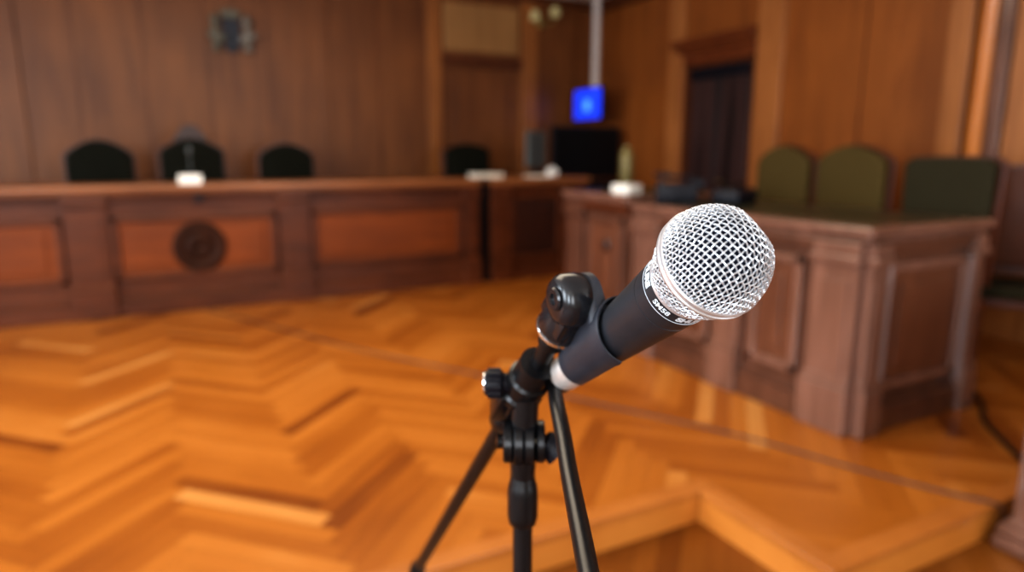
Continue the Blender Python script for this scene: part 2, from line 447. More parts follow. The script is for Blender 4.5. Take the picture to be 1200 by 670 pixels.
# long bench
X0 = -2.4; LB = 2.95+2.4
bench = thing('judges_bench', 'long brown panelled judges bench with a carved round medallion', 'bench', (X0, 6.44, 0))
b = MB(); b.box(0, LB, 0, .36, .0, 1.035); b.build('carcass', M['bench'], bench)
tp = MB(); tp.box(-.03, LB+.01, -.10, .50, 1.045, 1.10, .012); tp.box(-.01, LB-.005, -.06, .40, 1.02, 1.045, .008)
tp.build('bench_top', M['bench_top'], bench)
o = -X0
panel_face(bench, Matrix.Identity(4), LB, 1.08,
           [(.32, o-.71, 'p'), (o-.37, o+.93, 'roundel'), (o+1.24, o+2.76, 'p')],
           [(.02, .28), (o-.69, o-.39), (o+.95, o+1.22), (o+2.78, o+2.95)], bm3)
k = MB(); k.box(o+.27, o+.33, -.085, -.045, .945, 1.01, .006); k.build('keyhole_plate', M['black'], bench)
# short bench section right of the gap
sb = thing('judges_bench', 'short brown bench section with a dark recessed panel beside the corner', 'bench', (3.09, 6.44, 0))
LS = 1.18
MB().box(0, LS, 0, .36, 0, 1.035).build('carcass', M['bench'], sb)
tp = MB(); tp.box(-.01, LS+.03, -.10, .50, 1.045, 1.10, .012); tp.box(0, LS+.01, -.06, .40, 1.02, 1.045, .008)
tp.build('bench_top', M['bench_top'], sb)
panel_face(sb, Matrix.Identity(4), LS, 1.08, [(.235, .87, 'dark')], [(.0, .225), (.88, 1.16)], (M['bench'], M['bench_panel'], M['bench']), raised=False, pz=(.22, .92))
# narrow black box added to darken the gap between the benches
sp = thing('gap_filler', 'added black loudspeaker standing in the gap between the benches', 'filler', (3.02, 6.47, 0))
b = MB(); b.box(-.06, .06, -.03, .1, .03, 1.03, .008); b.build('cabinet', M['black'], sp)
b = MB(); b.box(-.052, .052, -.036, -.03, .06, 1.0, .002); b.build('filler_front', M['blackscreen'], sp)
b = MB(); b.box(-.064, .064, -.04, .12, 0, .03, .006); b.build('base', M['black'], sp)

dm = (M['desk'], M['desk_panel'], M['desk_mould'])
# right-hand desk, main body
dk = thing('courtroom_desk', 'large brown panelled desk with its moulded end towards the step', 'desk', (2.89, 3.70, 0), -PI/2)
LD = 3.70-1.99; DW = .90
MB().box(0, LD, 0, DW, 0, .955).build('carcass', M['desk'], dk)
tp = MB(); tp.box(-.0, LD+.055, -.055, DW+.05, .975, 1.02, .012); tp.box(0, LD+.03, -.035, DW+.03, .945, .975, .01)
tp.build('desk_top', M['desk_mould'], dk)
MB().box(.06, LD-.03, .08, DW-.05, 1.015, 1.0225).build('leather_inlay', M['leather'], dk)
panel_face(dk, Matrix.Identity(4), LD, 1.0,
           [(1.06, LD-.32, 'p'), (.34, .74, 'p')],
           [(.02, .28), (.80, 1.0), (LD-.25, LD-.0)], dm, pz=(.22, .84))
XE = Matrix.Translation((LD, 0, 0)) @ Matrix.Rotation(PI/2, 4, 'Z')
panel_face(dk, XE, DW, 1.0, [(.14, DW-.10, 'p')], [(0, .12), (DW-.09, DW)], dm, pz=(.20, .84))
M['glint'] = plain('glint_moulding', (.20, .13, .115), .22, coat=.6)  # paler colour paints in the highlights along the end mouldings
b = MB(XE); b.tube([(.135, -.040, .13), (.135, -.040, .84)], .017, 14); b.build('round_moulding', M['glint'], dk, True)
b = MB(XE); b.tube([(DW-.105, -.040, .18), (DW-.105, -.040, .84)], .017, 14); b.build('round_moulding', M['glint'], dk, True)
# far part of the desk
d2 = thing('courtroom_desk', 'smaller far desk section ending beside the short bench', 'desk', (2.89, 4.56, 0), -PI/2)
L2 = .80
MB().box(0, L2, 0, DW, 0, 1.0).build('carcass', M['desk'], d2)
tp = MB(); tp.box(-.04, L2+.0, -.055, DW+.05, 1.025, 1.07, .012); tp.box(-.02, L2, -.035, DW+.03, 1.0, 1.025, .01)
tp.build('desk_top', M['desk_mould'], d2)
MB().box(.04, L2-.05, .08, DW-.05, 1.066, 1.0725).build('leather_inlay', M['leather'], d2)
panel_face(d2, Matrix.Identity(4), L2, 1.05, [(.27, .74, 'p')], [(.02, .25)], (M['bench'], M['desk_panel'], M['desk']), pz=(.22, .90))
kb = MB(); kb.lathe([(0, .05), (.03, .045), (.045, .03), (.03, .015), (.03, 0)], 20, Matrix.Translation((.56, -.012, .70)) @ Matrix.Rotation(PI/2, 4, 'X'))
q = kb.build('carved_knob', M['bench_dark'], d2, True); q['label'] = 'small dark round knob'

# ------------------------------------------------------------------ chairs
def outline(w, z0, z1, dome, n=14, flare=0.):
    pts = [(-w/2, z0), (w/2, z0)]
    zs = z1-dome
    for i in range(n+1):
        t = i/n; x = w/2-w*t
        s = math.sin(PI*t)
        f = s**1.2 if dome > .05 else s**.5
        z = zs+dome*f
        if i in (0, n): z -= .03
        pts.append(((w/2+flare if x > 0 else -w/2-flare) if i in (0, n) else x*(1+flare*2/w*.9), z))
    return pts
def make_chair(name, label, w, ztop, dome, mat, zseat=.50, crest=False, group=None, flare=0., arms=True, backmat=None):
    t = thing(name, label, 'chair', group=group); bk_ = backmat or mat
    fw = w+.05
    b = MB(); b.prism(outline(w, zseat+.10, ztop, dome, flare=flare), .0, .07, bev=.02); b.build('backrest', bk_, t, True)
    b = MB(); b.prism(outline(fw, zseat+.04, ztop+.012, dome, flare=flare), .072, .105, bev=.006); fr = b.build('back_frame', M['chairwood'], t, False)
    if crest:
        b = MB(); b.prism([(-.16, ztop-.03), (.16, ztop-.03), (.14, ztop+.03), (.09, ztop+.08), (.05, ztop+.14), (-.05, ztop+.14), (-.09, ztop+.08), (-.14, ztop+.03)], .065, .10, bev=.006)
        b.build('crest', M['bench_dark'], fr)
    b = MB(); b.box(-w/2, w/2, -.46, .02, zseat-.05, zseat+.03, .03); b.build('seat', mat, t, True)
    b = MB(); b.box(-fw/2, fw/2, -.47, .09, zseat-.10, zseat-.05, .006); b.build('seat_frame', M['chairwood'], t)
    for sx in (-1, 1):
        x = sx*(fw/2-.03)
        b = MB(); b.box(x-.022, x+.022, .05, .095, 0, zseat-.10, .004); b.build('leg', M['chairwood'], t)
        b = MB(); b.lathe([(.016, 0), (.02, .05), (.024, .3), (.022, zseat-.10)], 14, Matrix.Translation((x, -.43, 0))); b.build('leg', M['chairwood'], t, True)
        if arms:
            b = MB(); b.tube([(x+sx*.012, .08, zseat+.24), (x+sx*.02, -.1, zseat+.255), (x+sx*.02, -.33, zseat+.24), (x+sx*.012, -.40, zseat+.19), (x, -.40, zseat-.05)], .018, 10)
            b.build('armrest', M['chairwood'], t, True)
    return t
G1 = 'dark high-backed chairs behind the judges bench'
specs = [(-.455, 7.36, .54, 1.475, .12, False, 'dark green domed chair leftmost behind the long bench'),
         (.325, 7.36, .56, 1.49, .10, True, 'dark chair with a crested wooden top behind the white card'),
         (1.21, 7.36, .53, 1.45, .10, False, 'dark green domed chair third from the left behind the bench'),
         (3.26, 7.36, .56, 1.46, .06, False, 'dark low-topped chair behind the white papers at the bench end')]
for x, y, w, zt, dm_, cr, lb in specs:
    c = make_chair('judge_chair', lb, w, zt, dm_, M['velvet_dark'], crest=cr, group=G1); c.location = (x, y, 0)
G2 = 'green velvet chairs behind the right-hand desk'
for y, w, zt, dm_, mt, lb, fl_ in ((3.85, .50, 1.41, .10, M['velvet'], 'olive green velvet chair nearest the camcorder, rounded top', 0),
                             (3.25, .54, 1.405, .09, M['velvet'], 'olive green velvet chair with rounded top, middle of the desk row', 0),
                             (2.56, .52, 1.325, .012, M['velvet2'], 'dark green square-backed chair at the near end of the desk row', .02)):
    c = make_chair('desk_chair', lb, w, zt, dm_, mt, group=G2, flare=fl_, arms=False); c.location = (4.42, y, 0); c.rotation_euler.z = -PI/2
c = make_chair('wooden_armchair', 'brown wooden-backed armchair with dark green seat by the right wall', .54, 1.27, .05, M['velvet2'], zseat=.50, backmat=M['chairwood2'])
c.location = (5.10, 2.36, 0); c.rotation_euler.z = -math.radians(62)

# ------------------------------------------------------------------ things on bench and desk
ZB = 1.10
def paper_stack(x, y, z, w, d, h, rz, label, name='paper_stack', cat='papers', mat='paper'):
    b = MB(); n = max(2, int(h/.006))
    for i in range(n):
        a = random.uniform(-.03, .03)
        b.box(-w/2, w/2, -d/2, d/2, i*h/n, (i+1)*h/n-.0006, 0, Matrix.Rotation(a, 4, 'Z'))
    o = b.build(name, M[mat]); o.location = (x, y, z); o.rotation_euler.z = rz
    return tag(o, label, cat)
paper_stack(3.12, 6.60, ZB, .31, .22, .045, .1, 'cream stack of papers on the short bench by the gap')
paper_stack(3.72, 6.55, ZB, .25, .2, .02, -.1, 'low sheaf of papers before the grey monitor')
paper_stack(3.02, 4.00, 1.0725, .13, .17, .06, .15, 'bright paper pile on the far desk section', mat='white')
# crumpled white cloth
b = MB(); r = bmesh.ops.create_icosphere(b.bm, subdivisions=3, radius=.06)
for v in r['verts']:
    k = 1+.22*math.sin(v.co.x*90+1)*math.cos(v.co.y*75)+.12*math.sin(v.co.z*130)
    v.co = V((v.co.x*k*1.1, v.co.y*k, max(-.045, v.co.z*k*.9)))
o = b.build('crumpled_napkin', M['white']); o.location = (3.93, 6.58, ZB+.045)
tag(o, 'crumpled white paper ball on the short bench below the black television', 'paper')
# folded name card
nc = MB(); nc.prism([(-.045, 0), (0, .075), (.045, 0), (.041, 0), (0, .069), (-.041, 0)], -.09, .09, 'yz')
o = nc.build('name_card', M['white']); o.location = (.25, 6.42, ZB); tag(o, 'folded white card standing on the long bench above the medallion', 'card')
# gooseneck microphone on bench
gm = thing('gooseneck_microphone', 'thin grey gooseneck microphone behind the white card', 'microphone', (.27, 6.62, ZB))
MB().lathe([(0, .03), (.035, .028), (.05, .015), (.055, 0)], 24).build('base', M['greyplastic'], gm, True)
MB().tube([(0, 0, .02), (0, .01, .10), (0, .005, .18), (0, -.02, .26)], .006, 8).build('gooseneck', M['greyplastic'], gm, True)
MB().lathe([(0, .0), (.016, .004), (.02, .02), (.02, .05), (.012, .065), (0, .07)], 16, align((0, -.02, .25), (0, -.3, 1))).build('windscreen', M['greyplastic'], gm, True)
# grey monitor
mo = thing('computer_monitor', 'grey flat monitor seen from behind on the short bench', 'monitor', (3.83, 6.78, ZB), math.radians(20))
b = MB(); b.box(-.16, .16, -.02, .02, .10, .50, .01); b.build('housing', M['greyplastic'], mo)
b = MB(); b.box(-.015, .015, -.03, -.018, .12, .48, .004); q = b.build('spine', M['black'], mo)
b = MB(); b.box(-.03, .03, -.01, .02, .01, .12, .004); b.box(-.11, .11, -.08, .08, 0, .014, .004); b.build('stand', M['black'], mo)
# media cabinet and large television
mc = thing('media_cabinet', 'dark low cabinet behind the short bench carrying the television', 'cabinet', (4.70, 7.10, 0))
b = MB(); b.box(-.5, .5, 0, .5, .06, 1.0, .006); b.build('cabinet_body', M['black'], mc)
for sx in (-1, 1):
    b = MB(); b.box(min(sx*.01, sx*.48), max(sx*.01, sx*.48), -.02, 0, .1, .97, .005); d_ = b.build('cabinet_door', M['black'], mc)
    b = MB(); b.lathe([(0, .03), (.012, .025), (.008, 0)], 12, Matrix.Translation((sx*.05, -.02, .55)) @ Matrix.Rotation(PI/2, 4, 'X')); b.build('knob', M['brass'], d_, True)
b = MB(); b.box(-.47, .47, .03, .47, 0, .06); b.build('plinth', M['black'], mc)
tv = thing('television', 'large black television behind the short bench', 'television', (4.80, 7.22, 1.0))
b = MB(); b.box(-.50, .50, -.03, .03, .05, .68, .012); b.box(-.34, .34, .03, .12, .12, .52, .03); b.build('housing', M['black'], tv)
b = MB(); b.box(-.47, .47, -.034, -.029, 0.08, .65, .001); b.build('screen', M['blackscreen'], tv)
b = MB(); b.box(-.25, .25, -.1, .12, 0, .02, .006); b.box(-.06, .06, -.02, .04, .01, .08, .004); b.build('stand', M['black'], tv)
# blue screen hung on a white pole
bs = thing('hanging_screen', 'small bright blue screen hung from a white ceiling pole in the corner', 'screen', (4.97, 7.46, 1.77), -PI/2)
b = MB(); b.box(-.31, .31, 0, .05, 0, .40, .008); b.build('housing', M['black'], bs)
b = MB(); b.box(-.295, .295, -.004, .001, .015, .385); sc = b.build('screen', M['blue'], bs)
b = MB(); b.lathe([(0, .003), (.075, .003), (.075, 0)], 32, Matrix.Translation((.0, -.004, .185)) @ Matrix.Rotation(PI/2, 4, 'X')); b.build('logo', M['blue_hi'], sc)
b = MB(); b.tube([(.06, .075, .30), (.06, .075, ZC-1.77-.001)], .048, 20); b.box(-.02, .14, .04, .09, .12, .32, .006); b.build('pole', M['whitepaint'], bs, True)
# tall olive flask
b = MB(); b.lathe([(0, 0), (.05, 0), (.055, .01), (.055, .27), (.045, .30), (.03, .315), (.03, .335), (0, .34)], 28)
o = b.build('vacuum_flask', M['olive'], None, True); o.location = (3.36, 4.46, 1.0725)
tag(o, 'tall olive cylindrical flask on the far desk section beside the television', 'flask')
# camcorder on the desk
cc = thing('camcorder', 'black camcorder lying on the right-hand desk by the green chairs', 'camera', (3.06, 3.56, 1.0225), math.radians(-38))
b = MB(); b.box(-.10, .17, -.06, .06, .0, .135, .02); b.build('camera_body', M['black'], cc, True)
b = MB(); b.lathe([(.036, 0), (.036, .05), (.045, .055), (.045, .10), (.052, .105), (.052, .135), (.040, .136), (.034, .11)], 28, align((-.10, 0, .065), (-1, 0, 0))); ln = b.build('lens', M['black'], cc, True)
b = MB(); b.lathe([(0, .115), (.036, .112)], 24, align((-.10, 0, .065), (-1, 0, 0)), False); b.build('lens_glass', M['greyplastic'], ln, True)
b = MB(); b.tube([(-.08, 0, .11), (-.07, 0, .165), (-.03, 0, .175), (.10, 0, .175), (.14, 0, .165), (.15, 0, .11)], .013, 10); b.build('carry_handle', M['black'], cc, True)
b = MB(); b.tube([(-.12, .03, .19), (.0, .03, .19)], .012, 12); b.box(-.06, -.04, .0, .035, .16, .19, .003); b.build('shotgun_microphone', M['black'], cc, True)
b = MB(); b.box(.13, .22, -.03, .03, .10, .16, .012); b.build('viewfinder', M['black'], cc, True)
b = MB(); b.box(-.05, .06, -.075, -.056, .02, .10, .005); b.build('flip_screen', M['black'], cc, True)
cb = thing('camera_bag', 'low black bag lying beside the camcorder on the desk', 'bag', (3.42, 3.34, 1.0225), math.radians(20))
b = MB(); b.box(-.16, .16, -.10, .10, 0, .10, .03); b.build('bag_body', M['black'], cb, True)
b = MB(); b.tube([(-.1, 0, .09), (-.06, 0, .13), (.06, 0, .13), (.1, 0, .09)], .01, 8); b.build('bag_handle', M['cable'], cb, True)

# ------------------------------------------------------------------ wall emblem and wall lamp
em = thing('coat_of_arms', 'small grey and dark heraldic shield high on the back wall', 'emblem', (.84, YB, 2.40))
em.scale = (.95, 1, 1.15)
b = MB(); b.prism([(-.09, .30), (-.09, .10), (-.06, .03), (0, 0), (.06, .03), (.09, .10), (.09, .30)], -.05, 0, bev=.006); b.build('shield', M['emb_dark'], em)
b = MB(); b.prism([(-.085, .31), (.085, .31), (.11, .38), (.06, .36), (.04, .40), (0, .365), (-.04, .40), (-.06, .36), (-.11, .38)], -.05, 0, bev=.004); b.build('crown', M['emb_grey'], em)
for sx, mt in ((-1, M['emb_grey']), (1, M['emb_light'])):
    b = MB(); b.lathe([(.05, 0), (.05, .03), (.035, .04), (.035, .24), (.05, .25), (.05, .28), (.02, .31), (0, .33)], 20, Matrix.Translation((sx*.165, -.0505, .02)))
    b.prism([(sx*.08, .09), (sx*.24, .13), (sx*.24, .19), (sx*.08, .15)] if sx > 0 else [(-.24, .13), (-.08, .09), (-.08, .15), (-.24, .19)], -.11, -.0, bev=.004)
    b.build('heraldic_pillar', mt, em, True)
wl = thing('wall_lamp', 'small brass wall lamp with pale shades high near the corner', 'lamp', (4.62, YB-.05, 3.02))
MB().lathe([(0, .03), (.04, .025), (.06, 0)], 20, Matrix.Rotation(PI/2, 4, 'X')).build('wall_plate', M['brass'], wl, True)
M['shade'] = plain('lamp_shade', (.42, .35, .16), .6, emit=(.6, .5, .22), es=.12)
for sx in (-1, 1):
    MB().tube([(0, -.02, 0), (sx*.06, -.08, -.03), (sx*.13, -.1, .0), (sx*.15, -.1, .06 if sx > 0 else .0)], .008, 8).build('lamp_arm', M['brass'], wl, True)
    z0 = .07 if sx > 0 else .0
    MB().lathe([(.05, 0), (.065, .04), (.04, .12), (.036, .12), (.06, .04), (.045, .003)], 20, Matrix.Translation((sx*.15, -.1, z0))).build('lamp_shade', M['shade'], wl, True)

# ------------------------------------------------------------------ cables on the floor
def smooth_path(P, n=10):
    P = [V(p) for p in P]; out = []
    Q = [P[0]*2-P[1]]+P+[P[-1]*2-P[-2]]
    for i in range(1, len(Q)-2):
        a, b_, c_, d = Q[i-1], Q[i], Q[i+1], Q[i+2]
        for k in range(n):
            t = k/n
            out.append(.5*((2*b_)+(c_-a)*t+(2*a-5*b_+4*c_-d)*t*t+(3*b_-a-3*c_+d)*t**3))
    out.append(P[-1]); return out
o = MB().tube(smooth_path([(.30, 6.33, .006), (.45, 6.04, .006), (1.15, 4.53, .006), (1.66, 3.64, .006), (2.03, 2.90, .006), (2.40, 2.22, .006), (2.58, 1.74, .006), (2.72, 1.42, .006), (2.80, 1.27, .006), (2.835, 1.262, -.06), (2.86, 1.25, ZL+.007), (3.2, 1.0, ZL+.007)]), .006, 8).build('floor_cable', M['floorcable'], None, True)
tag(o, 'thin brown cable crossing the parquet from the long bench to the step', 'cable')
o = MB().tube(smooth_path([(4.25, 2.35, .014), (4.11, 2.12, .014), (3.97, 1.98, .014), (3.84, 1.88, .014), (3.66, 1.78, .014), (3.52, 1.655, .014), (3.35, 1.48, .014), (3.2, 1.33, .014)]), .013, 8).build('power_cable', M['cable'], None, True)
tag(o, 'thick black cable on the parquet right of the desk end', 'cable')

# ------------------------------------------------------------------ near pedestal at the bottom right
pd = thing('panelled_pedestal', 'pinkish brown panelled pedestal on the lower floor at the right edge', 'desk', (2.74, 1.24, ZL), math.radians(0))
b = MB(); b.box(.035, .8, -.62, -.035, .0, .95, .006); b.build('carcass', M['desk_mould'], pd)
b = MB(); b.box(-.01, .84, -.68, .01, 0, .06, .02); b.box(.0, .82, -.66, .0, .06, .10, .015); b.box(.02, .82, -.64, -.02, .10, .125, .008); b.build('base_moulding', M['desk_mould'], pd, True)
b = MB(); b.box(.03, .86, -.66, -.01, .95, 1.0, .012); b.build('pedestal_top', M['desk_mould'], pd)

# ------------------------------------------------------------------ the microphone
head = V((.2190, .2256, 1.3015)); tail = V((.2291, .3558, 1.2122))
HS = 1.10                                     # handle length factor
axis = (head-tail).normalized()
camloc = V((0, 0, 1.35))
MX = align(head, axis, camloc-head)          # local z towards the grille tip, local x towards the lens side
mic = thing('microphone', 'black handheld microphone with a silver wire mesh head in its clip', 'microphone')
mic.matrix_world = MX
mm = .001
def dome_prof(t):
    """arc length t (mm) from tip centre -> (r, z) mm ; flat front, round shoulder, near spherical side"""
    pts = DP
    for (t0, r0, z0), (t1, r1, z1) in zip(pts, pts[1:]):
        if t <= t1: k = (t-t0)/(t1-t0); return r0+(r1-r0)*k, z0+(z1-z0)*k
    return pts[-1][1:]
raw = []
for i in range(61):
    x = i/60*25.2
    raw.append((x, 0))
ctrl = [(0, 27.0), (6, 26.3), (11, 24.7), (15.8, 21.6), (19.9, 17.2), (23.0, 12.0), (24.9, 6.3), (25.5, 2.3), (25.5, 0)]
cr = smooth_path([(a, 0, b_) for a, b_ in ctrl], 12)
DP = [(0, cr[0].x, cr[0].z)]
for p, q in zip(cr, cr[1:]): DP.append((DP[-1][0]+(q-p).length, q.x, q.z))
TL = DP[-1][0]
def dome_pt(u, v, off):
    t = math.hypot(u, v)
    r, z = dome_prof(t); r2, z2 = dome_prof(min(TL, t+.3)); r1, z1 = dome_prof(max(0, t-.3))
    nr, nz = -(z2-z1), (r2-r1)
    if t < .4: nr, nz = 0, 1
    l_ = math.hypot(nr, nz); nr /= l_; nz /= l_
    a = math.atan2(v, u)
    rr = r+nr*off
    p = V((rr*math.cos(a), rr*math.sin(a), z+nz*off))
    q = p.dot(DENT)-24.5                      # the head is dented flat on its far upper side
    if q > 0: p -= DENT*q*.86
    return p*mm
los = MX.to_3x3().transposed() @ (head-camloc).normalized()
DENT = V((0, 0, 1))-los*los.z; DENT.normalize()
PITCH = 2.6; WR = .39
ROT = math.radians(4)
b = MB()
nW = int(TL/PITCH)+1
for fam in (0, 1):
    for i in range(-nW, nW+1):
        c0 = (i+.5)*PITCH
        if abs(c0) > TL-1: continue
        half = math.sqrt(TL*TL-c0*c0)
        n = int(2*half/(PITCH/4))
        pts = []
        for k in range(n+1):
            s = -half+2*half*k/n
            ph = PI*(s/PITCH-.5)+PI*(i+fam)
            off = .42*math.cos(ph)
            u, v = (s, c0) if fam == 0 else (c0, s)
            u, v = u*math.cos(ROT)-v*math.sin(ROT), u*math.sin(ROT)+v*math.cos(ROT)
            pts.append(dome_pt(u, v, off))
        b.tube(pts, WR*mm, 6)
grille = b.build('grille_mesh', M['mesh'], mic, True); grille['label'] = 'silver woven wire head'
# lower basket
def low_r(z): # z from -2 to -20 (mm)
    t = (-z-2)/18
    return 25.0-6.2*t**1.5
b = MB()
NL = 46
for fam in (1, -1):
    for i in range(NL):
        pts = []
        for k in range(29):
            z = -2-18*k/28
            r = low_r(z)
            ang = 2*PI*i/NL+fam*(-z-2)/22.5
            off = .35*math.cos(PI*(k/28*16)+PI*(fam > 0)+PI*i)
            pts.append(V(((r+off)*math.cos(ang), (r+off)*math.sin(ang), z))*mm)
        b.tube(pts, .38*mm, 6)
bk = b.build('lower_mesh', M['mesh'], mic, True)
# foam liner
pr = [(0, DP[0][2]-1.7)]
for k in range(4, len(DP)-3, 4):
    (t1, r1, z1), (t2, r2, z2) = DP[k-2], DP[k+2]
    l_ = math.hypot(r2-r1, z2-z1); nr, nz = -(z2-z1)/l_, (r2-r1)/l_
    pr.append((max(.1, DP[k][1]-nr*1.7), DP[k][2]-nz*1.7))
pr += [(low_r(-2)-1.7, -2), (low_r(-8)-1.6, -8), (low_r(-14)-1.5, -14), (low_r(-19)-1.3, -20)]
b = MB(); b.lathe([(r*mm, z*mm) for r, z in pr], 64)
for v in b.bm.verts:
    q = v.co.dot(DENT)-22.4*mm
    if q > 0: v.co -= DENT*q*.9
b.build('foam_liner', M['foam'], mic, True)
# band
MB().lathe([(24.6*mm, -3.2*mm), (26.2*mm, -3.2*mm), (26.7*mm, -2.6*mm), (26.7*mm, -1.6*mm), (26.1*mm, -1.2*mm), (26.1*mm, .4*mm), (26.8*mm, .8*mm), (26.8*mm, 1.8*mm), (26.2*mm, 2.4*mm), (24.8*mm, 2.4*mm)], 96).build('grille_band', M['band'], mic, True)['label'] = 'smooth silver band around the mesh head'
MB().lathe([(17.6*mm, -21.8*mm), (19.0*mm, -21.8*mm), (19.5*mm, -21.0*mm), (19.3*mm, -19.6*mm), (17.8*mm, -19.4*mm)], 64).build('collar_ring', M['band'], mic, True)
# handle
HP = [(17.0, -21.6), (18.7, -21.7), (18.7, -28.6), (18.4, -28.8), (18.4, -29.1), (18.75, -29.2), (18.2, -38.4), (17.9, -38.6), (17.9, -39.0), (18.15, -39.1), (16.4, -62), (14.7, -90), (13.2, -118), (12.3, -135), (11.6, -137), (9, -137)]
MB().lathe([(r*mm, z*mm*HS) if z < -40 else (r*mm, z*mm) for r, z in HP], 64).build('handle', M['handle'], mic, True)['label'] = 'tapered black handle'
# groove highlight painted as a pale ring under the printed collar
b = MB(); b.tube([V((18.72*math.cos(a), 18.72*math.sin(a), -28.9))*mm for a in [math.radians(x) for x in range(0, 360, 5)]], .16*mm, 5, closed=True); b.build('seam_highlight', M['print'], mic, True)
# printed text wrapped round the collar
def wrapped_text(txt, size, ang0, zc, rad, bold=.0):
    cu = bpy.data.curves.new('print', 'FONT'); cu.body = txt; cu.size = size; cu.align_x = 'CENTER'; cu.align_y = 'CENTER'; cu.offset = bold; cu.extrude = 0
    to = bpy.data.objects.new('print', cu); COL.objects.link(to)
    dg = bpy.context.evaluated_depsgraph_get()
    me = bpy.data.meshes.new_from_object(to.evaluated_get(dg))
    bpy.data.objects.remove(to)
    bm = bmesh.new(); bm.from_mesh(me)
    bmesh.ops.subdivide_edges(bm, edges=[e for e in bm.edges if e.calc_length() > size*.3], cuts=2)
    for v in bm.verts:
        x, y = v.co.x, v.co.y
        a = ang0+x/rad
        v.co = V((rad*math.cos(a), rad*math.sin(a), zc+y))
    bm.to_mesh(me); bm.free()
    me.materials.clear(); me.materials.append(M['print'])
    o = bpy.data.objects.new('printed_lettering', me); COL.objects.link(o); o.parent = mic
    return o
wrapped_text('SM58', 4.6*mm, math.radians(8), -25.1*mm, 18.85*mm, .12*mm)
wrapped_text('SHURE', 5.2*mm, math.radians(-52), -25.1*mm, 18.85*mm, .35*mm)
wrapped_text('SHURE', 5.2*mm, math.radians(60), -25.1*mm, 18.85*mm, .35*mm)

# connector + cable (hangs from the microphone)
cable = thing('microphone_cable', 'black cable and silver connector plugged into the microphone tail', 'cable')
cable.matrix_world = MX
MB().lathe([(x*mm, z*mm) for x, z in [(8, -150.8), (11.2, -151), (11.6, -152), (11.6, -168), (11.0, -170), (9, -170.2)]], 40).build('connector_shell', M['ringmetal'], cable, True)['label'] = 'silver connector collar'
MB().lathe([(x*mm, z*mm) for x, z in [(9, -170.3), (10.8, -170.6), (10.6, -178), (9.4, -186), (6.5, -193), (0, -194)]], 36).build('connector_boot', M['cable'], cable, True)
inv = MX.inverted()
endc = MX @ V((0, 0, -.171*HS))
cp = smooth_path([endc, V((.2159, .3527, 1.1933)), V((.2010, .3200, 1.1850)), V((.184, .2854, 1.1777)), V((.1524, .2199, 1.1690)), V((.118, .150, 1.155)), V((.09, .09, 1.08)), V((.08, .07, .9)), V((.09, .08, .4)), V((.12, .12, .05)), V((.2, .2, ZL+.02)), V((.45, .3, ZL+.006)), V((.9, .1, ZL+.006))], 10)
# MARK cable
MB().tube([inv @ p for p in cp], .0050, 16).build('cable_run', M['cable'], cable, True)

# ------------------------------------------------------------------ the stand with its boom and clip
st = thing('microphone_stand', 'black boom microphone stand holding the microphone clip', 'stand', (.2155, .3972, ZL))
L0 = V((.2155, .3972, ZL))
def W(p): return V(p)-L0
bt = V((.2113, .3434, 1.2443)); bdir = V((-.0443, -.6777, .7340)).normalized()   # towards the clip
def B(s): return W(bt-bdir*s)
Rt = V((.887, -.462, 0))
MB().tube([B(.0), B(.512)], .0062, 20).build('boom_arm', M['standmetal'], st, True)
MB().tube([B(.512), B(.53)], .009, 20).build('boom_end_cap', M['cable'], st, True)
b = MB(); b.lathe([(.0072, 0), (.0088, .001), (.0088, .012), (.0072, .014)], 24, align(B(.016), bdir)); b.lathe([(.0030, 0), (.0030, .0015), (0, .0016)], 12, align(B(.006)-Rt*.0070+V((0, 0, 0)), -Rt)); b.build('boom_ferrule', M['standmetal'], st, True)
MB().lathe([(.0085, -.001), (.0145, -.001), (.0150, .0005), (.0145, .002), (.0085, .002)], 36, align(B(.0), bdir)).build('washer', M['chrome'], st, True)
# clip: fork with its hinge, sleeve with a wing reaching to the hinge
A = -Rt*.80+(camloc-(B(0)+L0)).normalized()*.60
A = (A-bdir*A.dot(bdir)).normalized()
sw = B(-.031)+A*.0045
ma = align(sw, A, bdir)
clip = MB()
clip.lathe([(.0138, .002), (.0145, .004), (.0140, .014), (.0125, .022), (0, .024)], 36, align(B(.0), bdir))
clip.lathe([(0, -.0085), (.0135, -.0085), (.0155, -.0065), (.0160, -.002), (.0155, .005), (.0130, .0085), (.0085, .0100), (0, .0102)], 40, ma)
clip.box(-.024, .0, -.0135, .0135, -.0080, .0070, .003, ma)
cl = clip.build('clip_adapter', M['clipgloss'], st, True)
b = MB(); b.lathe([(.0068, .0095), (.0070, .0112), (.0060, .0122), (.0035, .0122), (.003, .0108), (0, .0108)], 24, ma @ Matrix.Translation((.003, .0, 0))); b.build('pivot_screw', M['clipgloss'], cl, True)
